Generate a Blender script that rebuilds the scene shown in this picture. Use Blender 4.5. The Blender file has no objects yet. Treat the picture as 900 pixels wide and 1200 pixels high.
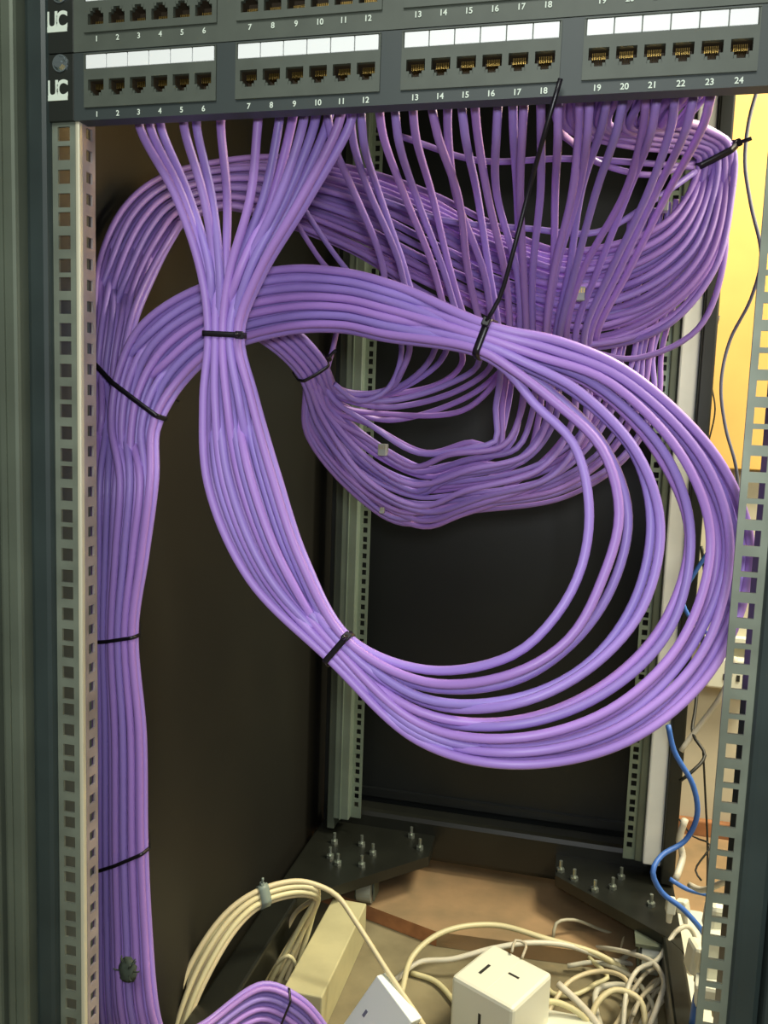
import bpy, bmesh, math, random
from mathutils import Vector, Matrix
random.seed(7)
S = bpy.context.scene
C = S.collection
# ------------------------------------------------------------------ camera (solved from the 19-inch panel and the posts)
CP = Vector((0.1375371, -0.5458356, -0.1903732)); YAW, PITCH, ROLL, FPX = 0.2375004, 0.1165789, 0.0349899, 1005.67
F = Vector((-math.sin(YAW)*math.cos(PITCH), math.cos(YAW)*math.cos(PITCH), -math.sin(PITCH)))
R0 = F.cross(Vector((0, 0, 1))).normalized(); U0 = R0.cross(F)
R = R0*math.cos(ROLL)+U0*math.sin(ROLL); U = U0*math.cos(ROLL)-R0*math.sin(ROLL)
cd = bpy.data.cameras.new('camera'); cam = bpy.data.objects.new('camera', cd); C.objects.link(cam)
m = Matrix((R, U, -F)).transposed().to_4x4(); m.translation = CP; cam.matrix_world = m
cd.sensor_fit = 'VERTICAL'; cd.sensor_height = 36; cd.lens = 36*FPX/1200; cd.clip_start = .01
S.camera = cam
def W(x, y, Y):                       # point of the depth plane Y seen along a direction
    d = F*FPX+R*(x-450)+U*(600-y)
    return CP+d*((Y-CP.y)/d.y)
def WZ(x, y, Z):
    d = F*FPX+R*(x-450)+U*(600-y)
    return CP+d*((Z-CP.z)/d.z)
# ------------------------------------------------------------------ materials
def mat(name, col, rough=.5, metal=0, noise=0, nscale=20, col2=None, spec=.5, bump=0, vary=0, emit=None, es=0, coat=0):
    mt = bpy.data.materials.new(name); mt.use_nodes = True
    nt = mt.node_tree; b = nt.nodes['Principled BSDF']; L = nt.links.new
    b.inputs['Base Color'].default_value = (*col, 1); b.inputs['Roughness'].default_value = rough
    b.inputs['Metallic'].default_value = metal; b.inputs['Specular IOR Level'].default_value = spec
    b.inputs['Coat Weight'].default_value = coat
    src = None
    if noise or col2 or bump:
        tc = nt.nodes.new('ShaderNodeTexCoord'); n = nt.nodes.new('ShaderNodeTexNoise')
        n.inputs['Scale'].default_value = nscale; n.inputs['Detail'].default_value = 8; L(tc.outputs['Object'], n.inputs['Vector'])
        if col2 or noise:
            r = nt.nodes.new('ShaderNodeValToRGB'); r.color_ramp.elements[0].position = .35; r.color_ramp.elements[1].position = .68
            c2 = col2 or tuple(c*(1-noise) for c in col)
            r.color_ramp.elements[0].color = (*col, 1); r.color_ramp.elements[1].color = (*c2, 1)
            L(n.outputs['Fac'], r.inputs['Fac']); src = r.outputs['Color']
        if bump:
            bp = nt.nodes.new('ShaderNodeBump'); bp.inputs['Strength'].default_value = bump; bp.inputs['Distance'].default_value = .002
            L(n.outputs['Fac'], bp.inputs['Height']); L(bp.outputs['Normal'], b.inputs['Normal'])
    if vary:
        oi = nt.nodes.new('ShaderNodeObjectInfo'); hs = nt.nodes.new('ShaderNodeHueSaturation')
        mr = nt.nodes.new('ShaderNodeMapRange'); mr.inputs['To Min'].default_value = .5-vary*.11; mr.inputs['To Max'].default_value = .5+vary*.11
        mv = nt.nodes.new('ShaderNodeMapRange'); mv.inputs['To Min'].default_value = 1-vary*.7; mv.inputs['To Max'].default_value = 1+vary*.5
        mm = nt.nodes.new('ShaderNodeMath'); mm.operation = 'FRACT'; m2 = nt.nodes.new('ShaderNodeMath'); m2.operation = 'MULTIPLY'; m2.inputs[1].default_value = 17.3
        L(oi.outputs['Random'], mr.inputs['Value']); L(oi.outputs['Random'], m2.inputs[0]); L(m2.outputs[0], mm.inputs[0]); L(mm.outputs[0], mv.inputs['Value'])
        L(mr.outputs[0], hs.inputs['Hue']); L(mv.outputs[0], hs.inputs['Value'])
        if src: L(src, hs.inputs['Color'])
        else: hs.inputs['Color'].default_value = (*col, 1)
        src = hs.outputs['Color']
    if src: L(src, b.inputs['Base Color'])
    return mt
M = {}
M['purple'] = mat('purple_cable_jacket', (.355, .22, .61), .42, vary=.16, spec=.4)
M['panel'] = mat('patch_panel_enamel', (.085, .10, .078), .5, noise=.15, nscale=60)
M['panel_dark'] = mat('panel_ear_enamel', (.012, .015, .011), .45)
M['lip'] = mat('panel_lip_enamel', (.04, .052, .05), .45)
M['port'] = mat('port_cavity_plastic', (.05, .035, .018), .6)
M['contact'] = mat('port_contacts', (.5, .33, .1), .35, metal=1)
M['white_card'] = mat('white_label_card', (.93, .95, .93), .5)
M['ink'] = mat('white_print', (.72, .80, .68), .5)
M['screw'] = mat('zinc_screw', (.75, .85, .9), .22, metal=1)
M['green_grey'] = mat('grey_green_zinc_coat', (.14, .165, .12), .5, metal=.3, noise=.25, nscale=14)
M['rail_rear'] = mat('green_zinc_rail', (.25, .31, .24), .4, metal=.4, noise=.2, nscale=12)
M['rail'] = mat('dull_zinc_rail', (.23, .26, .20), .5, metal=.3, noise=.3, nscale=30)
M['rail_edge'] = mat('bright_zinc_edge', (.72, .68, .5), .35, metal=.3)
M['rail_in'] = mat('zinc_rail_inner', (.42, .36, .36), .45, metal=.3, noise=.3, nscale=40)
M['blue_post'] = mat('blue_black_post', (.035, .05, .047), .4, noise=.3, nscale=15)
M['black'] = mat('rack_black_enamel', (.010, .012, .012), .38, noise=.3, nscale=6)
M['black_sheet'] = mat('black_side_sheet', (.013, .012, .008), .5, noise=.3, nscale=5)
M['black_base'] = mat('black_base_steel', (.013, .014, .010), .35, noise=.3, nscale=20)
M['lit_post'] = mat('lit_steel_post', (.82, .84, .80), .4, metal=.0, noise=.15, nscale=10)  # brightly lit steel, the light put into the pale base colour
M['tie'] = mat('black_nylon_tie', (.008, .006, .01), .35)
M['bolt'] = mat('zinc_bolt', (.55, .6, .52), .3, metal=.9)
M['wall'] = mat('pale_plaster', (.62, .57, .42), .8, noise=.12, nscale=9)
M['ochre'] = mat('ochre_board', (.84, .50, .13), .7, noise=.22, nscale=5)
M['concrete'] = mat('dusty_concrete', (.26, .22, .12), .85, col2=(.13, .105, .055), nscale=9, bump=.4)
M['plank'] = mat('rusty_plywood', (.36, .225, .11), .8, col2=(.23, .16, .08), nscale=14, bump=.3)
M['plank_edge'] = mat('orange_ply_edge', (.42, .18, .07), .8, noise=.4, nscale=30)
M['timber'] = mat('pale_timber', (.55, .50, .27), .7, noise=.15, nscale=20)
M['cream'] = mat('cream_cable_jacket', (.66, .58, .34), .45, vary=.12)
M['grey_cable'] = mat('dull_grey_cable_jacket', (.42, .38, .27), .5, vary=.12)
M['white_cable'] = mat('white_flex', (.62, .58, .46), .45, vary=.15)
M['blue_cable'] = mat('blue_cable_jacket', (.05, .15, .48), .45)
M['slate_cable'] = mat('slate_grey_wire', (.16, .17, .24), .45)
M['black_cable'] = mat('black_wire', (.02, .02, .015), .5)
M['white_plastic'] = mat('white_plastic', (.74, .74, .60), .4)
M['paper'] = mat('glossy_white_carton', (.86, .92, .88), .35)
M['castor'] = mat('clear_castor_plastic', (.36, .38, .32), .25, spec=.7)
M['tape'] = mat('grey_tape', (.22, .27, .23), .5)
M['burr'] = mat('dark_green_grey_fluff', (.05, .065, .045), .9)
M['dark_slot'] = mat('dark_slot', (.02, .02, .015), .6)
# ------------------------------------------------------------------ object helpers
def link(name, bm, m, parent=None, smooth=False):
    me = bpy.data.meshes.new(name); bmesh.ops.recalc_face_normals(bm, faces=bm.faces[:]) ; bm.to_mesh(me); bm.free()
    if smooth:
        for p in me.polygons: p.use_smooth = True
    for q in (m if isinstance(m, list) else [m]): me.materials.append(q)
    o = bpy.data.objects.new(name, me); C.objects.link(o)
    if parent: o.parent = parent; o.matrix_parent_inverse = parent.matrix_world.inverted()
    return o
def tag(o, label=None, cat=None, group=None, kind=None):
    if label: o['label'] = label
    if cat: o['category'] = cat
    if group: o['group'] = group
    if kind: o['kind'] = kind
    return o
def thing(name, label, cat, loc=(0, 0, 0), group=None):
    o = bpy.data.objects.new(name, None); o.empty_display_size = .02; o.location = loc; C.objects.link(o); o.matrix_world = Matrix.Translation(loc)
    return tag(o, label, cat, group)
def bx(bm, x0, x1, y0, y1, z0, z1, mi=0, bev=0):
    v = [bm.verts.new(p) for p in ((x0, y0, z0), (x1, y0, z0), (x1, y1, z0), (x0, y1, z0), (x0, y0, z1), (x1, y0, z1), (x1, y1, z1), (x0, y1, z1))]
    fs = [bm.faces.new([v[i] for i in q]) for q in ((3, 2, 1, 0), (4, 5, 6, 7), (0, 1, 5, 4), (1, 2, 6, 5), (2, 3, 7, 6), (3, 0, 4, 7))]
    for f in fs: f.material_index = mi
    if bev:
        es = list({e for f in fs for e in f.edges})
        bmesh.ops.bevel(bm, geom=es, offset=bev, segments=2, affect='EDGES', profile=.5)
def prism(bm, pts, z0, z1):
    a = [bm.verts.new((x, y, z0)) for x, y in pts]; b = [bm.verts.new((x, y, z1)) for x, y in pts]; n = len(pts)
    bm.faces.new(a[::-1]); bm.faces.new(b)
    for i in range(n): bm.faces.new((a[i], a[(i+1) % n], b[(i+1) % n], b[i]))
def cyl(bm, p0, p1, r0, r1=None, n=16):
    p0 = Vector(p0); p1 = Vector(p1); r1 = r0 if r1 is None else r1
    d = (p1-p0).normalized(); a = d.orthogonal().normalized(); b = d.cross(a)
    A = [bm.verts.new(p0+(a*math.cos(t)+b*math.sin(t))*r0) for t in [2*math.pi*i/n for i in range(n)]]
    B = [bm.verts.new(p1+(a*math.cos(t)+b*math.sin(t))*r1) for t in [2*math.pi*i/n for i in range(n)]]
    bm.faces.new(A[::-1]); bm.faces.new(B)
    for i in range(n): bm.faces.new((A[i], A[(i+1) % n], B[(i+1) % n], B[i]))
def spline(P, step=.008):
    """centripetal Catmull-Rom through P"""
    P = [Vector(p) for p in P]; Q = [P[0]*2-P[1]]+P+[P[-1]*2-P[-2]]; out = []
    for i in range(1, len(Q)-2):
        p0, p1, p2, p3 = Q[i-1:i+3]
        t0 = 0; t1 = t0+max((p1-p0).length, 1e-5)**.5; t2 = t1+max((p2-p1).length, 1e-5)**.5; t3 = t2+max((p3-p2).length, 1e-5)**.5
        n = max(2, int((p2-p1).length/step))
        for k in range(n):
            t = t1+(t2-t1)*k/n
            A1 = p0*((t1-t)/(t1-t0))+p1*((t-t0)/(t1-t0)); A2 = p1*((t2-t)/(t2-t1))+p2*((t-t1)/(t2-t1)); A3 = p2*((t3-t)/(t3-t2))+p3*((t-t2)/(t3-t2))
            B1 = A1*((t2-t)/(t2-t0))+A2*((t-t0)/(t2-t0)); B2 = A2*((t3-t)/(t3-t1))+A3*((t-t1)/(t3-t1))
            out.append(B1*((t2-t)/(t2-t1))+B2*((t-t1)/(t2-t1)))
    out.append(P[-1]); return out
def tube(bm, P, r, n=8, r1=None):
    T = []
    for i in range(len(P)):
        a = P[max(i-1, 0)]; b = P[min(i+1, len(P)-1)]; T.append((b-a).normalized())
    N = T[0].orthogonal().normalized(); rings = []
    for i, p in enumerate(P):
        N = (N-T[i]*N.dot(T[i])).normalized(); B = T[i].cross(N)
        rr = r if r1 is None else r+(r1-r)*i/(len(P)-1)
        rings.append([bm.verts.new(p+(N*math.cos(2*math.pi*k/n)+B*math.sin(2*math.pi*k/n))*rr) for k in range(n)])
    for A, B in zip(rings, rings[1:]):
        for k in range(n): bm.faces.new((A[k], A[(k+1) % n], B[(k+1) % n], B[k]))
    bm.faces.new(rings[0][::-1]); bm.faces.new(rings[-1])
def cable(name, P, r, m, label, cat='cable', group=None, n=8, step=.008, raw=False):
    bm = bmesh.new(); tube(bm, P if raw else spline(P, step), r, n)
    return tag(link(name, bm, m, smooth=True), label, cat, group)
def ladder(bm, x0, x1, y0, y1, z0, z1, axis, hw, hh, pitches, off=0):
    """a plate with a column of holes; axis 'x': the plate spans x, holes go through y; 'y': spans y, holes go through x"""
    a0, a1 = (x0, x1) if axis == 'x' else (y0, y1); c = (a0+a1)/2+off
    def b(p, q, za, zb):
        if axis == 'x': bx(bm, p, q, y0, y1, za, zb)
        else: bx(bm, x0, x1, p, q, za, zb)
    b(a0, c-hw/2, z0, z1); b(c+hw/2, a1, z0, z1)
    z = z1; k = 0; prev = z1
    while z-pitches[k % len(pitches)] > z0+hh:
        z -= pitches[k % len(pitches)]; k += 1
        b(c-hw/2, c+hw/2, z+hh/2, prev); prev = z-hh/2
    b(c-hw/2, c+hw/2, z0, prev)
# ------------------------------------------------------------------ setting
FZ = -1.03
bm = bmesh.new(); bx(bm, -1.2, 1.6, -1.2, 1.25, FZ-.05, FZ)
tag(link('floor', bm, M['concrete']), kind='structure')
wb = W(862, 549, 1.2).z
bm = bmesh.new(); bx(bm, -1.2, 1.6, 1.2, 1.25, FZ, 1.4)
tag(link('wall_back', bm, M['wall']), kind='structure')
bm = bmesh.new(); bx(bm, .26, 1.5, 1.17, 1.1995, wb, 1.0, bev=.002)
ob = tag(link('ochre_board', bm, M['ochre']), 'ochre yellow wooden board fixed high on the wall behind the rack', 'board')
bm = bmesh.new(); bx(bm, -.9, 1.4, 1.183, 1.1995, FZ, FZ+.055, bev=.003)
tag(link('baseboard_back', bm, M['plank_edge']), kind='structure')
# plywood sheet lying on the floor under the back of the rack
bm = bmesh.new()
a = WZ(380, 1042, FZ+.025); b_ = WZ(512, 1092, FZ+.025); c_ = WZ(760, 1125, FZ+.025)
prism(bm, [(a.x-.35, a.y+.10), (a.x, a.y), (b_.x, b_.y), (c_.x, c_.y+.0), (c_.x+.35, c_.y-.02), (c_.x+.45, 1.18), (a.x-.35, 1.18)], FZ+.0005, FZ+.025)
pl = tag(link('plywood_sheet', bm, [M['plank'], M['plank_edge']]), 'reddish brown plywood sheet lying on the floor under the rear of the rack', 'board')
for p in pl.data.polygons:
    if abs(p.normal.z) < .5 and p.center.x < b_.x-.01: p.material_index = 1
# pale timber
bm = bmesh.new(); bx(bm, -.226, -.170, .47, .70, FZ+.0005, FZ+.062, bev=.002)
tag(link('timber_block', bm, M['timber']), 'pale yellow squared timber lying on the floor beside the rack base', 'timber', None)
# ------------------------------------------------------------------ rack
rack = thing('server_rack', 'black open server rack with grey perforated steel posts on castors', 'server rack', (0, .4, -.95))
ZT, ZB = .38, -.93
def part(name, m, fn, parent=rack, label=None, smooth=False):
    bm = bmesh.new(); fn(bm); o = link(name, bm, m, parent, smooth)
    if label: o['label'] = label
    return o
EIA = [.015875, .015875, .0127]
for s in (-1, 1):
    X = lambda a, b: (min(s*a, s*b), max(s*a, s*b))
    x0, x1 = X(.2235, .2415)
    o = part('front_rail', M['rail'], lambda bm: ladder(bm, x0, x1, .002, .004, ZB, ZT, 'x', .0095, .0095, EIA))
    e0, e1 = X(.2200, .2235)
    if s < 0: part('rail_edge', M['rail_edge'], lambda bm: bx(bm, e0, e1, .0015, .006, ZB, ZT, bev=.001), o, 'bright rounded edge of the rail')
    e0, e1 = X(.2200, .2216)
    if s < 0: part('rail_return', M['rail_in'], lambda bm: ladder(bm, e0, e1, .006, .021, ZB, ZT, 'y', .0075, .0075, [.0148]), o)
    b0, b1 = X(.2415, .2595)
    part('front_post', M['blue_post'], lambda bm: (bx(bm, b0, b1, -.004, .05, ZB, ZT, bev=.004)), label='blue-black recessed face of the post')
    b0, b1 = X(.2595, .2775)
    part('post_face', M['green_grey'] if s < 0 else M['blue_post'], lambda bm: (bx(bm, b0, b1, -.014, .05, ZB, ZT, bev=.003), bx(bm, b0+.007, b0+.0085, -.0155, -.013, ZB, ZT)), label='grey-green ribbed post face')
    b0, b1 = X(.2810, .32)
    part('outer_frame', M['black'] if s > 0 else M['green_grey'], lambda bm: bx(bm, b0, b1, -.016, .05, ZB, ZT, bev=.003))
    # rear
    x0, x1 = X(.2235, .2415)
    part('rear_rail', M['rail_rear'], lambda bm: ladder(bm, x0, x1, .85, .852, -.905, ZT, 'x', .0085, .009, EIA))
    if s < 0:
        part('rear_post', M['rail_rear'], lambda bm: (bx(bm, -.270, -.2415, .835, .875, -.905, ZT, bev=.002), bx(bm, -.2580, -.2565, .833, .836, -.905, ZT)))
        part('rear_post', M['green_grey'], lambda bm: bx(bm, -.284, -.2705, .845, .90, -.93, ZT, bev=.002))
    else:
        part('rear_post', M['green_grey'], lambda bm: bx(bm, .2415, .2535, .845, .875, -.905, ZT, bev=.002))
        part('rear_post', M['lit_post'], lambda bm: bx(bm, .2540, .282, .838, .88, -.905, ZT, bev=.003), label='steel post with bright light painted into its pale colour')
        part('rear_post', M['black_base'], lambda bm: bx(bm, .2825, .304, .83, .93, -.93, ZT, bev=.003), label='black outer post')
    # base rails and corner plates
    b0, b1 = X(.262 if s < 0 else .277, .304)
    part('base_rail', M['black_base'], lambda bm: bx(bm, b0, b1, .02, .9, -.985, -.935, bev=.004))
    if s < 0: gp = [(-.300, .885), (-.095, .885), (-.092, .812), (-.262, .628), (-.300, .61)]; bl = [(392, 985), (396, 1010), (437, 998), (424, 1012), (482, 978), (492, 992), (387, 1002), (424, 988)]
    else: gp = [(.116, .885), (.304, .885), (.304, .66), (.285, .69), (.118, .815)]; bl = [(657, 1018), (673, 1028), (697, 1041), (718, 1038), (728, 1026), (763, 1058)]
    g = part('corner_plate', M['black_base'], lambda bm: prism(bm, gp, -.952, -.9345))
    for q in bl:
        w = WZ(q[0], q[1], -.930); 
        part('bolt', M['bolt'], lambda bm: (cyl(bm, (w.x, w.y, -.9345), (w.x, w.y, -.929), .0065, n=6), cyl(bm, (w.x, w.y, -.929), (w.x, w.y, -.916), .0028, n=8)), g)
part('base_rail', M['black_base'], lambda bm: bx(bm, -.30, .30, .885, .93, -.985, -.905, bev=.010), label='black rear cross rail')
part('side_panel', M['black_sheet'], lambda bm: (bx(bm, -.324, -.321, -.01, .95, -.985, ZT)))
part('back_panel', M['black'], lambda bm: (bx(bm, -.32, .283, .94, .944, -.985, ZT), bx(bm, -.30, .28, .932, .94, -.90, -.885)))
part('added_light_blocker', M['panel_dark'], lambda bm: bx(bm, -.2413, .2413, -.001, .0015, .0895, ZT-.02, bev=.0004))  # unseen panel, added to stop light leaking in above the patch panels
part('top_panel', M['black'], lambda bm: bx(bm, -.324, .31, -.01, .95, ZT, ZT+.012))
cw = WZ(430, 1040, -.982)
for cx, cy in ((cw.x, cw.y), (.262, .71)):
    def cast(bm):
        bx(bm, cx-.022, cx+.022, cy-.022, cy+.022, -.955, -.950)
        bx(bm, cx-.017, cx-.0145, cy-.015, cy+.015, -.995, -.953); bx(bm, cx+.0145, cx+.017, cy-.015, cy+.015, -.995, -.953)
    c = part('castor', M['green_grey'], cast)
    part('castor_wheel', M['castor'], lambda bm: (cyl(bm, (cx-.012, cy, -.978), (cx+.012, cy, -.978), .0265, n=24), cyl(bm, (cx-.0125, cy, -.978), (cx+.0125, cy, -.978), .007, n=12)), c, 'clear plastic castor wheel')
# ------------------------------------------------------------------ patch panels
def text_mesh(bm, s, size, x, z, y, bold=0, sx=1):
    cu = bpy.data.curves.new('t', 'FONT'); cu.body = s; cu.size = size; cu.align_x = 'CENTER'; cu.extrude = .0001; cu.offset = bold
    o = bpy.data.objects.new('t', cu); C.objects.link(o); bpy.context.view_layer.update()
    me = bpy.data.meshes.new_from_object(o.evaluated_get(bpy.context.evaluated_depsgraph_get()))
    me.transform(Matrix.Translation((x, y, z)) @ Matrix.Rotation(math.pi/2, 4, 'X') @ Matrix.Diagonal((sx, 1, 1, 1)))
    bm.from_mesh(me); bpy.data.objects.remove(o); bpy.data.meshes.remove(me); bpy.data.curves.remove(cu)
GX = [-.1655, -.0550, .0553, .1650]; PP = .01572
def panel(z, upper, label):
    t = thing('patch_panel', label, 'patch panel', (0, 0, z), 'patch panels at the top of the rack')
    H = .0438
    if upper: lab, prt, num, mod0, mod1 = .0358, .0215, .0077, .0115, .0425
    else: lab, prt, num, mod0, mod1 = .0372, .0203, .0036, .0078, .0425
    def P(name, m, fn, parent=t, label=None): return part(name, m, fn, parent, label)
    def frame(bm):
        y0, y1 = -.0006, .0018
        hw = .0484
        xs = [-.2225]
        for g in GX: xs += [g-hw, g+hw]
        xs += [.2225]
        for i in range(0, len(xs), 2): bx(bm, xs[i], xs[i+1], y0, y1, z, z+H)
        for g in GX: bx(bm, g-hw, g+hw, y0, y1, z, z+mod0); bx(bm, g-hw, g+hw, y0, y1, z+mod1, z+H)
        bx(bm, -.2225, .2225, y1, .012, z, z+.0012); bx(bm, -.2225, .2225, y1, .012, z+H-.0012, z+H)
    P('face_plate', M['lip'] if not upper else M['panel'], frame)
    for s in (-1, 1):
        a, b = sorted((s*.2225, s*.2420))
        e = P('mounting_ear', M['panel_dark'], lambda bm: bx(bm, a, b, -.0010, .0018, z, z+H, bev=.0004))
        if s < 0:
            def logo(bm):
                lx = -.2352
                # U with pointed counter and C, standing on one solid bar
                text_mesh(bm, 'U', .0158, lx-.0034, z+.0158, -.0012, bold=.0005, sx=.82)
                text_mesh(bm, 'C', .0158, lx+.0040, z+.0158, -.0012, bold=.0005, sx=.82)
                bx(bm, lx-.0074, lx+.0082, -.0015, -.0009, z+.0136, z+.0172)
            P('logo', M['ink'], logo, e, 'white UC logo over a solid white bar')
        def scr(bm):
            x = s*.2325; zz = z+.0377
            cyl(bm, (x, -.0010, zz), (x, -.0018, zz), .0058, n=24); cyl(bm, (x, -.0018, zz), (x, -.0040, zz), .0050, .0036, n=20)
            bx(bm, x-.003, x+.003, -.0042, -.0039, zz-.0004, zz+.0004)
        P('screw', M['screw'], scr, e, 'shiny zinc screw')
    nums = bmesh.new(); k = 0
    for g in GX:
        def mod(bm):
            hw = .0484; y0, y1 = -.0022, .0010
            top, bot = mod1, mod0
            pw, ph = .0118, .0105; zt, zb = prt+ph/2, prt-ph/2
            bx(bm, g-hw, g+hw, y0, y1, z+zt, z+lab-.0048); bx(bm, g-hw, g+hw, y0-.0004, y1, z+lab+.0048, z+top); bx(bm, g-hw, g+hw, y0, y1, z+bot, z+zb)
            bx(bm, g-hw, g-3*PP-.0002, y0, y1, z+lab-.0048, z+lab+.0048); bx(bm, g+3*PP+.0002, g+hw, y0, y1, z+lab-.0048, z+lab+.0048)
            bx(bm, g-3*PP-.0002, g+3*PP+.0002, -.0002, y1, z+lab-.0048, z+lab+.0048)
            e = [g-hw]+[v for i in range(6) for v in (g+(i-2.5)*PP-pw/2, g+(i-2.5)*PP+pw/2)]+[g+hw]
            for i in range(0, 14, 2): bx(bm, e[i], e[i+1], y0, y1, z+zb, z+zt)
            for i in range(6):       # the stepped latch notch of each socket
                c = g+(i-2.5)*PP
                for sg in (-1, 1):
                    for q, (w0, hh) in enumerate(((.0040, .0033), (.0024, .0055))[:1]+((.0024, .0018),)):
                        u0, u1 = sorted((c+sg*pw/2, c+sg*w0))
                        za, zb_ = (zb, zb+(.0036 if q == 0 else .0019)) if not upper else (zt-(.0036 if q == 0 else .0019), zt)
                        if q == 1: u0, u1 = sorted((c+sg*.0042, c+sg*.0024))
                        bx(bm, u0, u1, y0, y1, z+za, z+zb_)
        mo = P('port_module', M['panel'], mod)
        for i in range(6):
            c = g+(i-2.5)*PP; k += 1
            P('label_card', M['white_card'], lambda bm: bx(bm, c-PP/2+.0003, c+PP/2-.0003, -.0021, -.0002, z+lab-.0045, z+lab+.0045, bev=.0003), mo)
            def port(bm):
                w, h = .0118/2, .0105/2; d = .0115
                for a in ((c-w-.0004, c-w, z+prt-h, z+prt+h), (c+w, c+w+.0004, z+prt-h, z+prt+h), (c-w, c+w, z+prt-h-.0004, z+prt-h), (c-w, c+w, z+prt+h, z+prt+h+.0004)):
                    bx(bm, a[0], a[1], .001, d, a[2], a[3])
                bx(bm, c-w, c+w, d, d+.001, z+prt-h, z+prt+h)
                sg = 1 if not upper else -1
                for j in range(8):
                    x = c+(j-3.5)*.00102
                    za, zb = sorted((z+prt+sg*.0045, z+prt+sg*.0008)); bx(bm, x-.0002, x+.0002, .004+j*.0, d, za, zb, mi=1)
            P('port', [M['port'], M['contact']], port, mo)
            text_mesh(nums, str(k), .0050, c, z+num-.0018, -.0010 if not upper else -.0010, bold=.00008)
    link('port_numbers', nums, M['ink'], t)['label'] = 'white numbers 1 to 24 printed under the ports'
    # punch-down blocks and circuit board behind the face
    for g in GX:
        def blk(bm):
            bx(bm, g-.047, g+.047, .013, .015, z+.006, z+.040); bx(bm, g-.046, g+.046, .015, .030, z+.010, z+.018); bx(bm, g-.046, g+.046, .015, .030, z+.026, z+.034)
            for j in range(13): x = g-.045+j*.0075; bx(bm, x-.0006, x+.0006, .030, .034, z+.010, z+.018); bx(bm, x-.0006, x+.0006, .030, .034, z+.026, z+.034)
        P('punch_down_block', M['black'], blk)
    return t
panel(0, False, 'lower grey patch panel, its bottom edge just above the purple cables')
panel(.04445, True, 'upper grey patch panel, cut off by the top of the picture, above the lower one')
# ------------------------------------------------------------------ bundled purple cables
rnd = random.Random(3)
ORD = ['first', 'second', 'third', 'fourth', 'fifth', 'sixth', 'seventh', 'eighth', 'ninth', 'tenth', 'eleventh', 'twelfth', 'thirteenth', 'fourteenth', 'fifteenth', 'sixteenth', 'seventeenth', 'eighteenth', 'nineteenth', 'twentieth', 'twenty-first', 'twenty-second', 'twenty-third', 'twenty-fourth', 'twenty-fifth', 'twenty-sixth', 'twenty-seventh', 'twenty-eighth', 'twenty-ninth', 'thirtieth']
RC = .0029
FANA = [.0, .03, .08, .11, .15, .20, .24, .36, .40, .55, .60, .76, .83, 1.0]
PORTA = [0, .05, .10, .21, .27, .385, .56, .66, .72, .775, .83, .89, .945, 1.0]
def bundle(n, stations, jit=1.0):
    """stations: (x1,y1,x2,y2,Ya,Yb,mode,k) across the bundle. mode 't' = tight in k rows, 'f' = fanned out. Returns the points of each cable"""
    out = [[] for _ in range(n)]
    ph = [[rnd.uniform(-1, 1) for _ in range(3)] for _ in range(n)]
    for si, st in enumerate(stations):
        x1, y1, x2, y2, Ya, Yb, mode, k = st[:8]; jx = st[8] if len(st) > 8 else 0
        for i in range(n):
            if mode == 't':
                m_ = math.ceil(n/k); col, row = i//k, i % k
                s = (col+.25+.5*(row % 2))/m_; d = (row-(k-1)/2)*.0058
                s = min(max(s, 0), 1)
            else:
                s = FANA[i] if mode == 'F' else PORTA[i] if mode == 'P' else (i+.5)/n; d = ((i*7) % k-(k-1)/2)*.0085
                s += jx*ph[i][si % 3]*(0 if i == n-1 and mode == 'F' else 1)
            out[i].append(W(x1+(x2-x1)*s, y1+(y2-y1)*s, Ya+(Yb-Ya)*s+d))
    return out
def ring_tie(pts, axis, label, r=RC, width=.0026, head=None, tail=None, name='cable_tie', gap=.0008, mm=None, tag_group=None, thick=.0011, head_at=0.0):
    """a strap drawn round the points: the convex outline of the bundle, a ratchet head and a clipped tail"""
    c = sum(pts, Vector())/len(pts); ax = axis.normalized()
    a = ax.cross(Vector((0, 1, 0))).normalized(); b = ax.cross(a).normalized()
    if b.y > 0: b = -b
    n = 56; q = []
    P2 = [((p-c).dot(a), (p-c).dot(b)) for p in pts]
    hull = []
    for i in range(n):
        t = 2*math.pi*i/n; dx, dy = math.cos(t), math.sin(t)
        x, y = max(P2, key=lambda p: p[0]*dx+p[1]*dy); hull.append((x+dx*(r+gap), y+dy*(r+gap)))
    loop = [c+a*x+b*y for x, y in hull]
    t = thing(name, label, 'cable tie', c, tag_group)
    bm = bmesh.new(); rings = []
    for i, p in enumerate(loop):
        th = 2*math.pi*i/n; o = (a*math.cos(th)+b*math.sin(th))
        rings.append([bm.verts.new(p+ax*(sx*width/2)+o*oo) for sx, oo in ((-1, 0), (1, 0), (1, thick), (-1, thick))])
    for i in range(n):
        A, B = rings[i], rings[(i+1) % n]
        for k in range(4): bm.faces.new((A[k], A[(k+1) % 4], B[(k+1) % 4], B[k]))
    link('strap', bm, mm or M['tie'], t, True)
    hi = int((head_at % 1)*n); p = loop[hi]; th = 2*math.pi*hi/n; o = a*math.cos(th)+b*math.sin(th); tg = ax.cross(o)
    bm = bmesh.new(); s = .0028
    vs = [bm.verts.new(p+tg*(i*s*1.1)+ax*(j*s)+o*(k)) for i in (-1, 1) for j in (-1, 1) for k in (.0003, .0045)]
    bmesh.ops.convex_hull(bm, input=vs); bmesh.ops.bevel(bm, geom=bm.edges[:], offset=.0006, segments=1, affect='EDGES')
    link('ratchet_head', bm, mm or M['tie'], t)
    bm = bmesh.new()
    if tail: T = spline([p+o*.003]+tail)
    else: T = spline([p+o*.003, p+o*.008+tg*.004, p+o*.012+tg*.005])
    tube(bm, T, .0017, 6); link('tail', bm, mm or M['tie'], t, True)
    return t
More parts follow.
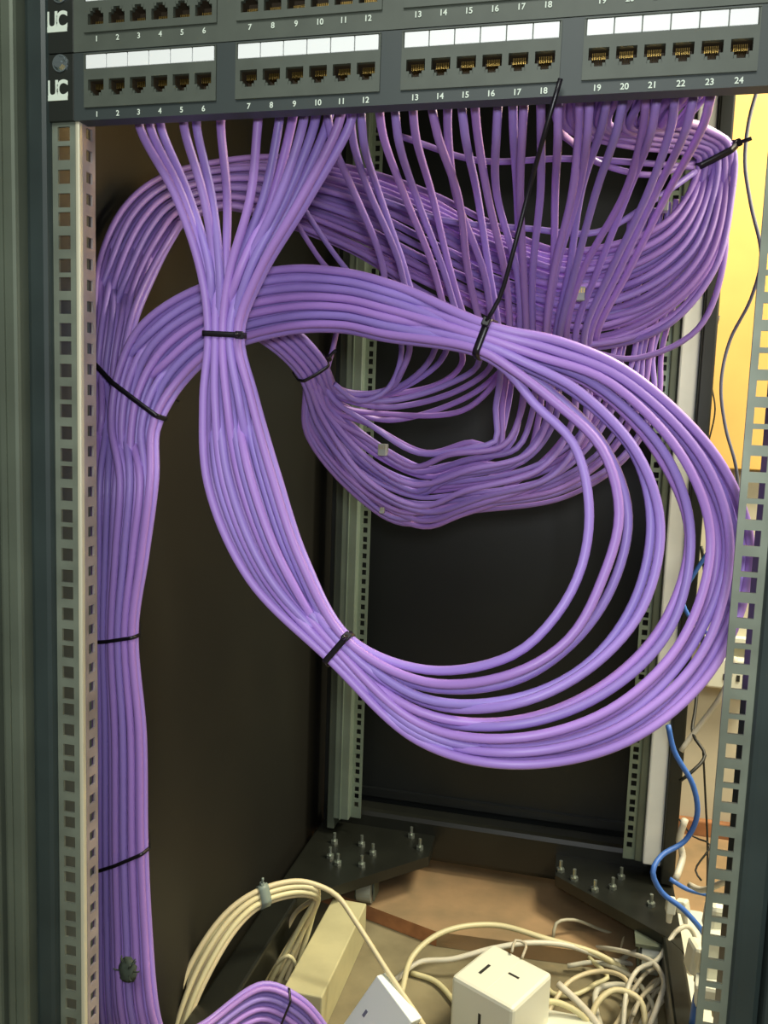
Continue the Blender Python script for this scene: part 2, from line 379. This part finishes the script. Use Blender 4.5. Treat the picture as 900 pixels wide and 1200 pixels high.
# --- A: front loop
LT = [  # shared run down the left post: x1,x2 at y for the whole trunk
    (560, 106, 185), (650, 106, 173), (745, 107, 160), (860, 107, 170), (1000, 107, 172), (1090, 107, 177), (1185, 108, 186)]
def trunk(f0, f1, Y, k, tight=True):
    o = []
    for y, a, b in LT:
        w = b-a; sl = {745: -6, 1000: -14}.get(y, 0)
        o.append((a+w*f0, y-sl*f0*1.0, a+w*f1, y+sl*f1*1.0, Y, Y, 't', k))
    return o
def tail_st(dY, k, sp0=0, sp1=1):
    L = lambda a, b, s: a+(b-a)*s
    o = []
    for (x1, y1, x2, y2, Ya, Yb) in ((118, 1250, 205, 1245, .14, .15), (165, 1330, 200, 1218, .24, .24), (225, 1330, 240, 1196, .31, .31), (300, 1300, 308, 1150, .375, .375), (318, 1320, 352, 1166, .39, .39), (335, 1350, 388, 1208, .41, .41), (350, 1370, 425, 1275, .43, .43)):
        o.append((L(x1, x2, sp0), L(y1, y2, sp0), L(x1, x2, sp1), L(y1, y2, sp1), Ya+dY, Yb+dY, 't', k))
    return o
nA = 14
stA = [(160, 118, 418, 112, .040, .040, 'P', 2), (164, 150, 410, 146, .048, .048, 'P', 3), (206, 230, 362, 232, .055, .055, 'P', 3), (233, 320, 310, 322, .06, .06, 't', 2), (242, 393, 284, 391, .068, .068, 't', 3),
       (236, 470, 300, 462, .064, .064, 'f', 3), (241, 570, 328, 556, .06, .055, 'f', 4), (290, 680, 360, 655, .055, .05, 'f', 4), (385, 774, 410, 746, .045, .045, 't', 3),
       (490, 868, 500, 785, .035, .035, 'F', 2), (600, 896, 600, 768, .03, .03, 'F', 3), (735, 868, 651, 722, .055, .035, 'F', 3, .02), (838, 775, 682, 662, .10, .045, 'F', 3, .025), (880, 650, 690, 590, .125, .05, 'F', 3, .02), (845, 545, 672, 520, .11, .055, 'F', 3, .025),
       (742, 440, 627, 474, .085, .06, 'F', 3), (662, 400, 592, 436, .07, .06, 'f', 3), (580, 382, 559, 415, .06, .06, 't', 3), (468, 334, 450, 398, .09, .095, 't', 2), (400, 316, 396, 388, .115, .12, 't', 2), (330, 313, 332, 392, .125, .13, 't', 2), (225, 338, 252, 418, .125, .13, 't', 2), (160, 384, 214, 454, .125, .13, 't', 2),
       (134, 440, 196, 484, .125, .125, 't', 3), (128, 500, 186, 506, .12, .12, 't', 3)]
stA = [(*s[:8], *(s[8:] or ())) for s in stA]
pA = bundle(nA, stA)
for i, q in enumerate(bundle(nA, trunk(.40, 1.0, .108, 4))): pA[i] += q
for i, q in enumerate(bundle(nA, tail_st(-.015, 2, .45, 1))): pA[i] += q
def side(i, n, a, b):
    """'third ... from a' for the first half, 'second ... from b' for the other"""
    if i == 0: return 'nearest '+a
    if i == n-1: return 'nearest '+b
    return (ORD[i]+' from '+a) if i < n/2 else (ORD[n-1-i]+' from '+b)
for i, P in enumerate(pA):
    cable('network_cable', P, RC*1.16, M['purple'], 'purple cable of the large front loop, '+side(i, nA, 'its outer side', 'its inner side'), 'cable', 'purple cables of the large front loop')
# --- B: coil at the upper right, running behind to the left post
nB = 22
stB = [(655, 112, 840, 100, .050, .050, 'f', 2), (668, 150, 800, 140, .12, .10, 'f', 3, .05), (735, 172, 800, 140, .20, .20, 'f', 4, .04), (795, 178, 830, 150, .27, .26, 'f', 4),
       (818, 186, 860, 172, .29, .29, 't', 4), (806, 226, 862, 236, .29, .29, 't', 3), (775, 262, 838, 318, .28, .28, 'f', 3), (722, 285, 782, 382, .275, .275, 'f', 3, .02), (655, 290, 700, 412, .28, .28, 'f', 4, .03), (575, 262, 600, 395, .30, .30, 'f', 4, .03),
       (500, 225, 505, 352, .32, .32, 'f', 4, .03), (420, 195, 415, 300, .33, .33, 'f', 4, .03), (330, 182, 325, 262, .32, .32, 'f', 4), (255, 188, 268, 245, .29, .29, 'f', 4), (185, 208, 222, 258, .24, .25, 'f', 4), (140, 248, 203, 282, .20, .21, 'f', 4),
       (112, 315, 180, 330, .17, .18, 't', 4), (108, 370, 160, 380, .155, .155, 't', 5), (104, 420, 148, 446, .15, .15, 't', 5), (106, 490, 148, 495, .14, .14, 't', 6)]
pB = bundle(nB, stB)
for i, q in enumerate(bundle(nB, trunk(0, .46, .125, 7))): pB[i] += q
for i, q in enumerate(bundle(nB, tail_st(0, 3, 0, .5))): pB[i] += q
for i, P in enumerate(pB):
    cable('network_cable', P, RC, M['purple'], 'purple cable of the rear coil at upper right, '+side(i, nB, 'its inner edge', 'its lower edge'), 'cable', 'purple cables of the rear coil')
# --- C: cables hanging from the right half of the panel into the small sagging hank
nC = 24
def lerp(a, b, t): return a+(b-a)*t
pC = []
for i in range(nC):
    u = (i+.5)/nC; j = rnd.uniform(-1, 1); j2 = rnd.uniform(-1, 1); j3 = rnd.uniform(-1, 1)
    u = min(max(u+.012*j3, 0), 1)
    x0 = lerp(378, 838, u); yt = 128-18*u
    xs = [(0, 445), (.2, 548), (.5, 618), (.75, 656), (1, 700)]      # where each one passes behind the front arch
    for (a, xa), (b, xb) in zip(xs, xs[1:]):
        if a <= u <= b: x4 = lerp(xa, xb, (u-a)/(b-a))
    y4 = lerp(345, 385, min(u/.25, 1)); bow = (x4-x0)
    P = [W(x0, yt, .045), W(x0+bow*.06+4*j, yt+35, .06+.012*(i % 2)), W(x0+bow*.36+11*j, lerp(yt, y4, .42), .13+.02*(i % 3)), W(x0+bow*.75+11*j2, lerp(yt, y4, .75), .19+.015*(i % 3)), W(x4+7*j2, y4, .235+.012*(i % 3))]
    t = (u*nC+(2.5 if i % 3 == 0 else -1))/nC; t = min(max(t, 0), 1)      # 0 inner .. 1 outer in the hank
    Y = .30+.018*((i*5) % 4)
    if u < .14:               # ones that turn left high up
        P += [W(x4+30, 395+12*j, Y-.04), W(x4+20, 430+12*j, Y-.02), W(455, 452+120*u+6*j, Y)]
    elif u < .33:
        P += [W(x4+22, 425+8*j, Y-.03), W(lerp(x4, 500, .35), 447+150*(u-.14)+14*j, Y), W(455, 462+170*(u-.14), Y)]
    else:
        v = (u-.33)/.67
        P += [W(x4+6*j, 440+8*j, Y-.02), W(x4-lerp(6, 2, v)+8*j, lerp(478, 500, v), Y), W(lerp(x4, 560, .35)+14*j, lerp(515, 556, v)+10*j2, Y), W(545+30*j, lerp(522, 592, v)+14*j3, Y), W(490+12*j2, lerp(528, 612, v)+7*j3, Y+.01), W(430, lerp(492, 582, v)+5*j3, Y)]
    P += [W(lerp(400, 374, t), lerp(455, 500, t), .28+.006*(i % 4))]
    pC.append(P)
ordC = list(range(nC))
qC = bundle(nC, [(379, 420, 350, 441, .25, .25, 't', 5), (343, 382, 308, 402, .22, .22, 't', 5), (285, 345, 265, 385, .20, .20, 't', 5), (235, 375, 240, 410, .19, .19, 't', 4), (180, 405, 205, 440, .18, .18, 't', 4), (150, 450, 190, 478, .17, .17, 't', 4), (128, 505, 182, 512, .158, .158, 't', 6)]+trunk(.34, 1.0, .155, 6)+tail_st(.02, 2, .1, 1))
for rank, i in enumerate(ordC): pC[i] += qC[rank]
for i, P in enumerate(pC):
    cable('network_cable', P, RC*1.04, M['purple'], 'purple cable hanging behind the front loop, '+side(i, nC, 'the left of its row', 'the right of its row'), 'cable', 'purple cables hanging behind the front loop')
# --- D: strands that fall from the right coil and feed the hank from the right
nD = 9
for i in range(nD):
    u = (i+.5)/nD; j = rnd.uniform(-1, 1); j2 = rnd.uniform(-1, 1); Y = .34+.012*(i % 3)
    P = [W(lerp(735, 815, u), lerp(255, 225, u), .30), W(lerp(722, 800, u)+5*j, lerp(340, 330, u), .32), W(lerp(715, 782, u)+6*j2, 412, Y), W(lerp(700, 775, u)+4*j, lerp(460, 470, u), Y), W(lerp(668, 735, u)+6*j, lerp(515, 540, u), Y), W(lerp(620, 668, u)+8*j2, lerp(545, 585, u), Y),
         W(545+20*j, lerp(560, 606, u)+6*j2, Y), W(480+16*j2, lerp(560, 617, u), Y), W(424, lerp(530, 590, u), Y-.01), W(lerp(382, 358, u), lerp(486, 510, u), .30), W(362-6*u+4*j, 445, .27), W(338+5*j, 408, .25), W(300, 372, .23), W(250, 385, .215), W(205, 418, .20), W(172, 462, .19), W(140+5*i, 530, .18+.006*(i % 3)), W(122+4*i, 700, .18+.006*(i % 3)), W(124+4*i, 860, .185+.006*(i % 3))]
    cable('network_cable', P, RC*.9, M['purple'], 'thin purple cable falling from the right coil into the rear hank, '+side(i, nD, 'the left', 'the right'), 'cable', 'thin cables falling from the right coil')
# --- cross-run cables: thin ones between the coil and the ports
for k, (pts, lab) in enumerate([
    ([(648, 112, .05), (655, 150, .12), (672, 168, .2), (700, 190, .24), (760, 205, .26), (815, 190, .285)], 'short purple cable curling from the panel beside the black strap to the right coil tie'),
    ([(470, 160, .22), (560, 188, .24), (660, 186, .24), (740, 190, .25), (812, 196, .283)], 'purple cable crossing level behind the hanging cables, upper of two'),
    ([(440, 232, .26), (520, 258, .25), (620, 268, .25), (700, 272, .25), (770, 232, .26), (815, 201, .283)], 'purple cable crossing level behind the hanging cables, lower of two'),
    ([(352, 238, .3), (392, 298, .3), (430, 345, .29), (470, 400, .28), (455, 455, .29), (420, 470, .28), (392, 450, .26)], 'thin purple cable slanting down behind the left of the front arch'),
    ([(340, 250, .31), (372, 300, .31), (400, 340, .3), (392, 400, .29), (384, 430, .27)], 'thin purple cable slanting down, leftmost behind the front arch'),
    ([(838, 210, .30), (850, 290, .3), (818, 385, .3), (745, 420, .3), (690, 412, .3)], 'single purple cable bowing out below the right coil'),
    ]):
    cable('network_cable', [W(*p) for p in pts], RC*.95, M['purple'], lab, 'cable', 'loose purple cables behind the front loop')
# ------------------------------------------------------------------ ties
def atp(paths, x, y, Y=None):
    """points and direction where finished cables pass nearest a place"""
    out = []; ax = Vector()
    for P in paths:
        sp = SP[id(P)]; best = min(range(1, len(sp)-1), key=lambda k: (proj(sp[k])-Vector((x, y))).length+(0 if Y is None else abs(sp[k].y-Y)*600))
        out.append(sp[best]); ax += (sp[best+1]-sp[best-1]).normalized()
    return out, ax
def proj(p):
    d = p-CP; z = d.dot(F); return Vector((450+FPX*d.dot(R)/z, 600-FPX*d.dot(U)/z))
SP = {id(P): spline(P, .004) for P in pA+pB+pC}
def tie_line(paths, x1, y1, x2, y2, Y, label, **k):
    a, b = W(x1, y1, Y), W(x2, y2, Y); mid = (a+b)/2; n = (b-a).normalized().cross(Vector((0, 1, 0))).normalized(); pts = []; ax = Vector()
    for P in paths:
        sp = SP[id(P)]; best = None
        for q in range(len(sp)-1):
            d0, d1 = (sp[q]-mid).dot(n), (sp[q+1]-mid).dot(n)
            if d0*d1 <= 0 and d0 != d1:
                p = sp[q].lerp(sp[q+1], d0/(d0-d1)); m_ = (p-mid).length
                if best is None or m_ < best[0]: best = (m_, p)
        if best and best[0] < .09: pts.append(best[1])
    return ring_tie(pts, n, label, **k)
def planar(pts, ax, c=None):
    ax = ax.normalized(); c = c or sum(pts, Vector())/len(pts)
    return [p-ax*(p-c).dot(ax) for p in pts]
def tie_at(paths, x, y, Y, label, **k):
    pts, ax = atp(paths, x, y, Y); return ring_tie(planar(pts, ax), ax, label, **k)
tie_at(pA, 262, 393, .068, 'black cable tie round the front cables where they gather below the panel', width=.0042, head_at=.16)
tie_at(pA, 398, 760, .045, 'black cable tie round the front loop at its lower left, over the rear post', width=.0045, head_at=.15)
tie_at(pA, 569, 397, .06, 'black cable tie with a long slanting tail, round the top of the front loop', width=.005, head_at=.30,
       tail=[W(585, 350, .045), W(600, 300, .035), W(622, 215, .022), W(640, 150, .0), W(657, 92, -.008)])
tie_at(pC, 365, 430, .25, 'black cable tie round the small rear hank, behind the front arch', width=.003, head_at=.55)
tie_at(pB, 840, 180, .29, 'black cable tie round the rear coil at the upper right, near the ochre board', width=.006, head_at=.02)
tie_line(pA+pB+pC, 103, 415, 200, 487, .14, 'long black cable tie slanting across the left trunk where the bundles join', width=.0042, head_at=.62, name='cable_tie')
tie_line(pA+pB+pC, 108, 749, 161, 741, .12, 'thin black cable tie round the left trunk, midway down the post', width=.003, head_at=.75)
tie_line(pA+pB+pC, 108, 1017, 172, 990, .12, 'thin black cable tie round the left trunk, lower down the post', width=.003, head_at=.0)
tie_at(pA+pB+pC, 183, 1265, .22, 'black cable tie round the purple bundle where it turns at the bottom', width=.003, head_at=.3)
tie_at(pA+pB+pC, 306, 1215, .375, 'thin black cable tie over the top of the purple mound', width=.0025, head_at=.3)
tie_at(pA+pB+pC, 352, 1235, .395, 'thin black cable tie over the right slope of the purple mound', width=.0025, head_at=.3)
# dark tuft caught on the trunk
bm = bmesh.new(); c0 = W(150, 1137, .075); bmesh.ops.create_icosphere(bm, subdivisions=3, radius=.0085, matrix=Matrix.Translation(c0))
rr = random.Random(5)
for v in bm.verts:
    d = (v.co-c0); v.co = c0+Vector((d.x*.9, d.y*.6, d.z*1.25))*(1+rr.uniform(-.16, .2))
for k in range(10):
    a = Vector((rr.uniform(-1, 1), rr.uniform(-.8, .1), rr.uniform(-1, 1.2))).normalized(); tube(bm, [c0+a*.006, c0+a*.011+Vector((0, 0, .001)), c0+a*.013+Vector((.001, 0, .002))], .0006, 5)
tag(link('lint_tuft', bm, M['burr'], smooth=True), 'dark green-grey tuft of fluff stuck on the lower left trunk', 'tuft')
# ------------------------------------------------------------------ cream cable bundle at the bottom
nK = 6
stK = [(180, 1290, 208, 1290, .33, .33, 'f', 2), (197, 1200, 222, 1200, .355, .355, 'f', 2), (222, 1128, 250, 1136, .39, .39, 'f', 2), (262, 1070, 282, 1085, .43, .43, 'f', 2), (300, 1043, 308, 1062, .46, .46, 't', 2), (345, 1031, 350, 1050, .50, .50, 't', 2), (372, 1036, 368, 1052, .515, .515, 't', 2)]
pK = bundle(nK, stK)
ends = [None, [(352, 1085), (322, 1140), (300, 1185)], [(358, 1085), (332, 1140), (312, 1185)], [(352, 1100), (337, 1145), (322, 1190)], [(366, 1075), (350, 1130), (335, 1185)], [(345, 1072), (330, 1100), (304, 1150), (290, 1180)]]
pos = ['the long one running on down right', 'first to fold back down behind', 'second to fold back down behind', 'third to fold back down behind', 'fourth to fold back down behind', 'innermost, folding back down behind']
for i, P in enumerate(pK):
    if i == 0: P += [W(395, 1050, .52), W(418, 1082, .51), W(455, 1140, .49), W(490, 1192, .47), W(520, 1240, .46)]
    else: P += [W(x, y, .545+.01*i) for x, y in ends[i]]
    cable('cream_cable', P, .0037, M['cream'], 'cream cable arching at the bottom left, '+pos[i], 'cable', 'cream cables arching at the bottom left')
SP.update({id(P): spline(P, .004) for P in pK})
tie_at(pK, 306, 1052, .475, 'grey tape wrapped round the cream cable arch', name='tape_wrap', width=.014, mm=M['tape'], r=.0037)
cable('cream_cable', [W(305, 1165, .55), (W(318, 1135, .55)), W(338, 1120, .55), W(348, 1135, .56), W(347, 1175, .56)], .003, M['cream'], 'small cream cable loop standing up behind the purple mound')
# ------------------------------------------------------------------ white socket cube
def slot_box():
    t = thing('socket_cube', 'white plastic cube-shaped socket adapter with thin slots lying on the floor', 'socket adapter', (0, 0, 0))
    c = WZ(585, 1222, FZ); s = .049
    Rm = Matrix.Translation((c.x, c.y+.0, FZ+.001+s)) @ Matrix.Rotation(math.radians(-27), 4, 'Z')
    bm = bmesh.new(); bx(bm, -s, s*.96, -s, s, -s, s, bev=.005); bm.transform(Rm); link('cube_body', bm, M['white_plastic'], t)
    def slots(lst):
        bm = bmesh.new()
        for q in lst: bx(bm, *q)
        bm.transform(Rm); return bm
    e = .0006
    link('socket_slot', slots([(-.004, .000, -s-e, -s+.004, -.012, .018)]), M['dark_slot'], t)
    link('socket_slot', slots([(-.026, -.022, -.020, .004, s-.004, s+e)]), M['dark_slot'], t)
    link('socket_slot', slots([(.004, .020, .006, .0095, s-.004, s+e)]), M['dark_slot'], t)
    link('socket_slot', slots([(-.004, .000, -s-e, -s+.004, -.045, -.030)]), M['dark_slot'], t)
    link('cube_seam', slots([(-s-e, s*.96+e, -s-e, s+e, -.0005, .0005)][:0]+[(-.0295+.03, -.029+.03, -s+.004, s-.004, s-.004, s+e*.4)]), M['white_plastic'], t)
slot_box()
# glossy white carton at the bottom, standing tilted
t = thing('white_carton', 'glossy white carton standing tilted on the floor left of the socket cube', 'carton', (0, 0, 0))
c = WZ(452, 1222, FZ); Rm = Matrix.Translation((c.x-.005, c.y-.02, FZ+.040)) @ Matrix.Rotation(math.radians(-32), 4, 'Z') @ Matrix.Rotation(math.radians(24), 4, 'Y') @ Matrix.Rotation(math.radians(-18), 4, 'X')
bm = bmesh.new(); bx(bm, -.036, .036, -.012, .012, -.045, .05, bev=.0015); bm.transform(Rm); link('box_body', bm, M['paper'], t)
bm = bmesh.new(); bx(bm, -.022, -.018, -.0126, -.0118, -.004, .006); bm.transform(Rm); link('printed_mark', bm, M['slate_cable'], t)
# second small white box, only its top edge in the picture
bm = bmesh.new(); c = WZ(665, 1222, FZ); bx(bm, c.x-.035, c.x+.035, c.y-.03, c.y+.02, FZ+.001, FZ+.030, bev=.003)
tag(link('white_plug_box', bm, M['white_plastic']), 'white plastic box just showing its top at the bottom edge, right of the socket cube', 'plug box')
# ------------------------------------------------------------------ white flex tangle (points are on or just above the floor: x, y, height)
def fl(x, y, h): return WZ(x, y, FZ+h)
TW = [
 ([(470, 1165, .03), (484, 1120, .045), (520, 1092, .06), (580, 1084, .06), (640, 1100, .055), (700, 1118, .04), (735, 1138, .02)], .0042, 'cream', 'thick cream flex arching over behind the socket cube'),
 ([(462, 1150, .012), (490, 1128, .02), (530, 1124, .03), (575, 1112, .045), (620, 1105, .055), (665, 1108, .05), (715, 1125, .03), (745, 1130, .01)], .0040, 'white_cable', 'white flex running level just behind the top of the socket cube'),
 ([(482, 1140, .006), (510, 1150, .006), (535, 1178, .006), (550, 1205, .006)], .004, 'cream', 'short cream flex curving down left of the socket cube'),
 ([(600, 1205, .05), (618, 1182, .055), (650, 1174, .05), (682, 1190, .035), (700, 1215, .01)], .0042, 'cream', 'cream flex arching over at the bottom edge, right of the socket cube'),
 ([(654, 1153, .045), (675, 1172, .038), (700, 1200, .03), (715, 1225, .02)], .0050, 'white_cable', 'thick white flex with a cut end pointing up left'),
 ([(635, 1142, .006), (648, 1164, .006), (672, 1166, .008), (700, 1152, .014), (712, 1146, .02), (690, 1122, .02)], .0034, 'cream', 'thin cream flex looping back under the others right of the socket cube'),
 ([(648, 1100, .03), (652, 1082, .05), (672, 1078, .05), (705, 1090, .03), (735, 1100, .01)], .0026, 'grey_cable', 'thin grey flex forming a small hoop under the corner plate'),
 ([(708, 1215, .006), (698, 1180, .01), (700, 1160, .015), (722, 1154, .02), (748, 1160, .03)], .0044, 'white_cable', 'white flex bent in a hook near the bottom right'),
 ([(730, 1205, .03), (735, 1160, .05), (748, 1136, .06), (770, 1125, .075), (792, 1092, .10), (806, 1086, .10), (815, 1100, .08), (818, 1130, .05), (812, 1175, .02)], .0034, 'white_cable', 'white flex rising in a peak over the right base rail'),
 ([(735, 1215, .01), (745, 1180, .02), (765, 1160, .03), (778, 1168, .03), (760, 1190, .02), (745, 1215, .01)], .0032, 'white_cable', 'white flex bent tightly back on itself beside the right base rail'),
 ([(742, 1190, .04), (752, 1168, .045), (772, 1150, .05), (776, 1135, .05), (758, 1140, .05), (742, 1160, .04), (728, 1180, .03)], .0030, 'grey_cable', 'grey flex coiled tightly beside the right base rail, upper turn'),
 ([(750, 1200, .02), (770, 1160, .035), (782, 1152, .04), (770, 1148, .04), (748, 1175, .03), (738, 1200, .02)], .0028, 'grey_cable', 'grey flex coiled tightly beside the right base rail, lower turn'),
 ([(720, 1130, .02), (745, 1115, .03), (770, 1112, .05), (800, 1120, .055), (808, 1140, .05), (815, 1185, .02)], .0036, 'grey_cable', 'dull grey flex crossing the right base rail'),
 ([(690, 1205, .02), (700, 1175, .04), (722, 1160, .05), (750, 1172, .045), (757, 1205, .02)], .0042, 'cream', 'thick cream flex arching over just left of the right base rail'),
 ([(665, 1132, .01), (700, 1128, .02), (740, 1145, .03), (765, 1178, .03), (768, 1210, .02)], .0036, 'white_cable', 'white flex sweeping right and down towards the right base rail'),
 ([(640, 1190, .01), (668, 1150, .03), (705, 1138, .04), (735, 1150, .05), (728, 1190, .03), (712, 1215, .01)], .0034, 'cream', 'cream flex making a wide open loop right of the cut white end'),
 ([(760, 1205, .04), (772, 1175, .06), (778, 1150, .07), (765, 1128, .07), (742, 1118, .06), (715, 1112, .04), (690, 1110, .01)], .0038, 'white_cable', 'white flex climbing along the inside of the right base rail'),
 ([(540, 1092, .01), (560, 1084, .02), (585, 1078, .02), (602, 1084, .01)], .0016, 'grey_cable', 'thin grey wire lying on the plywood behind the socket cube'),
 ([(600, 1115, .105), (604, 1102, .108), (616, 1106, .106), (612, 1122, .102)], .0020, 'grey_cable', 'tiny hooked wire lying on top of the socket cube'),
 ([(725, 1115, .006), (732, 1095, .02), (728, 1128, .02), (745, 1150, .006)], .0024, 'cream', 'thin cream flex end standing up under the right corner plate'),
]
for pts, r, m_, lab in TW:
    cable('flex_cable', [fl(x, y, max(h, r+.002)) for x, y, h in pts], r, M[m_], lab, 'cable', 'white flexes tangled on the floor')
# ------------------------------------------------------------------ right side: blue, slate and black cables, white plugs
RS = [
 ('blue_cable', [(783, 850, .62), (790, 880, .62), (812, 920, .62), (817, 955, .62), (803, 985, .62), (775, 1003, .60), (765, 1022, .58), (775, 1045, .58), (800, 1065, .58), (822, 1090, .58), (830, 1110, .60)], .0036, 'blue_cable', 'bright blue cable swinging down past the right rear post to the white plugs'),
 ('blue_cable', [(835, 640, .70), (815, 670, .70), (800, 700, .70), (806, 720, .70), (828, 742, .70)], .0030, 'blue_cable', 'blue cable seen behind the right side of the front loop'),
 ('blue_cable', [(785, 1030, .70), (805, 1042, .70), (828, 1048, .70)], .0034, 'blue_cable', 'short blue cable lying level among the plugs, upper'),
 ('blue_cable', [(828, 1145, .50), (818, 1165, .50), (812, 1200, .50)], .0050, 'blue_cable', 'thick blue cable dropping behind the perforated rail at the bottom right'),
 ('slate_wire', [(889, 100, .45), (878, 140, .45), (873, 190, .45), (880, 240, .45), (892, 300, .46), (880, 350, .48), (855, 400, .5), (845, 450, .5), (850, 500, .5), (862, 545, .5), (864, 580, .52), (845, 620, .6), (828, 650, .66)], .0019, 'slate_cable', 'long thin slate-grey wire hanging in front of the ochre board'),
 ('black_wire', [(822, 640, .8), (828, 700, .8), (822, 760, .8), (815, 830, .75), (812, 860, .72), (826, 885, .7), (810, 905, .68), (797, 915, .68)], .0024, 'black_cable', 'black wire curving beside the right rear post'),
 ('black_wire', [(824, 880, .8), (827, 940, .8), (829, 985, .8), (829, 1030, .78), (827, 1075, .74)], .0016, 'black_cable', 'thin black wire falling straight down to the white plugs'),
 ('black_wire', [(796, 960, .8), (812, 980, .8), (832, 990, .78), (815, 1020, .76), (822, 1032, .75)], .0015, 'black_cable', 'thin black wire zigzagging in front of the orange skirting'),
 ('black_wire', [(843, 370, .85), (836, 400, .85), (832, 440, .85), (838, 480, .85), (830, 520, .85)], .0012, 'black_cable', 'hair-thin black wire in front of the ochre board edge'),
 ('flex_cable', [(862, 770, .7), (848, 810, .7), (820, 850, .72), (798, 880, .72)], .0040, 'white_cable', 'white flex slanting down from the white plug behind the loop'),
 ('flex_cable', [(803, 960, .75), (796, 985, .75), (800, 1003, .75), (792, 1030, .72)], .0050, 'white_cable', 'short white flex beside the right rear post near the skirting'),
 ('flex_cable', [(808, 1037, .68), (822, 1043, .66), (845, 1035, .62), (860, 1028, .6)], .0044, 'white_cable', 'white flex lying level above the white plugs'),
]
for nm, pts, r, m_, lab in RS: cable(nm, [W(*p) for p in pts], r, M[m_], lab)
def plug(x, y, Y, w, h, d, rz, lab):
    c = W(x, y, Y); Rm = Matrix.Translation(c) @ Matrix.Rotation(math.radians(rz), 4, 'Z') @ Matrix.Rotation(math.radians(rz*.5), 4, 'Y')
    t = thing('power_plug', lab, 'plug', c, 'white plugs at the bottom right')
    bm = bmesh.new(); bx(bm, -w/2, w/2, -d/2, d/2, -h/2, h/2, bev=min(w, h)*.16); bm.transform(Rm); link('plug_body', bm, M['white_plastic'], t)
    bm = bmesh.new(); cyl(bm, (0, 0, -h/2-.014), (0, 0, -h/2+.001), .0035, .005, n=10); bm.transform(Rm); link('cord_grip', bm, M['white_cable'], t)
plug(848, 1075, .52, .044, .040, .03, 10, 'white plug seen through the perforated rail, highest of the stack')
plug(846, 1106, .50, .046, .032, .03, -5, 'white plug seen through the perforated rail, second from the top')
plug(842, 1135, .49, .040, .030, .03, 6, 'white plug seen through the perforated rail, third from the top')
plug(838, 1164, .47, .046, .030, .03, -8, 'white plug seen through the perforated rail, lowest of the stack')
plug(822, 1122, .56, .034, .040, .03, 14, 'white plug left of the stacked plugs')
plug(786, 1061, .60, .012, .020, .014, 5, 'tiny white plug beside the blue cable')
plug(800, 1062, .64, .016, .018, .014, -30, 'tiny white connector between the blue cables')
# white multi-outlet bar carrying the plugs
c = W(842, 1180, .50)
bm = bmesh.new(); bx(bm, c.x-.03, c.x+.03, c.y+.02, .86, FZ+.001, FZ+.05, bev=.004)
tag(link('power_strip', bm, M['white_plastic']), 'white power strip lying outside the rack under the stacked plugs', 'power strip')
a = W(806, 747, 1.18); b_ = W(900, 747, 1.18)
bm = bmesh.new(); bx(bm, a.x, b_.x+.15, 1.180, 1.1995, a.z-.012, a.z+.008, bev=.002)
tag(link('cable_trunking', bm, M['white_plastic']), 'white plastic cable trunking running level along the wall', 'trunking')
c = W(856, 788, 1.18)
bm = bmesh.new(); bx(bm, c.x-.045, c.x+.045, 1.165, 1.1995, c.z-.03, c.z+.03, bev=.004)
ws = thing('wall_socket', 'white wall socket box below the trunking, behind the front loop', 'wall socket', (c.x, 1.19, c.z)); link('socket_body', bm, M['white_plastic'], ws)
bm = bmesh.new(); [bx(bm, c.x+dx-.003, c.x+dx+.003, 1.1635, 1.168, c.z+dz-.006, c.z+dz+.006) for dx, dz in ((-.012, -.006), (.012, -.006), (0, .012))]; link('socket_slot', bm, M['dark_slot'], ws)
# small clear connectors lying in the hank
for x, y, Y, lab in ((449, 527, .30, 'small clear plug caught in the rear hank over the rear post'), (680, 345, .24, 'small clear plug among the hanging cables at the centre right'), (777, 240, .25, 'small clear plug in front of the right coil'), (448, 598, .33, 'tiny clear clip under the rear hank beside the post')):
    c = W(x, y, Y); s = .006 if y != 598 else .003
    t = thing('clear_plug', lab, 'plug', c, 'clear plugs in the purple cables')
    bm = bmesh.new(); bx(bm, c.x-s*.7, c.x+s*.7, c.y-s, c.y+s, c.z-s, c.z+s, bev=s*.12); link('plug_housing', bm, M['castor'], t)
    bm = bmesh.new(); [bx(bm, c.x-s*.5+k*s*.33, c.x-s*.4+k*s*.33, c.y-s*1.05, c.y-s*.6, c.z+s*.1, c.z+s*.8) for k in range(4)]; link('plug_contacts', bm, M['contact'], t)
# ------------------------------------------------------------------ light
def area(name, loc, target, size, energy, col):
    l = bpy.data.lights.new(name, 'AREA'); l.size = size; l.energy = energy; l.color = col
    o = bpy.data.objects.new(name, l); C.objects.link(o); o.location = loc
    o.rotation_euler = (Vector(target)-Vector(loc)).to_track_quat('-Z', 'Y').to_euler()
area('ceiling_lamp', (.1, -1.3, .95), (0, .1, -.4), .7, 16, (.96, 1, .93))
area('phone_flash', (CP.x+.02, CP.y-.03, CP.z+.04), (-.02, .1, -.40), .04, 2.5, (.93, .97, 1))
area('window_light', (1.0, .75, .95), (.78, 1.2, .0), .45, 58, (1, .93, .72))
area('floor_light', (.75, .2, .2), (.1, .7, -1.0), .4, 7, (1, .9, .66))
w = bpy.data.worlds.new('world'); S.world = w; w.use_nodes = True
bg = w.node_tree.nodes['Background']; bg.inputs[0].default_value = (.75, .82, .72, 1); bg.inputs[1].default_value = .13
S.view_settings.view_transform = 'Standard'; S.view_settings.look = 'None'; S.view_settings.gamma = 1; S.view_settings.exposure = 0
S.view_settings.use_curve_mapping = False
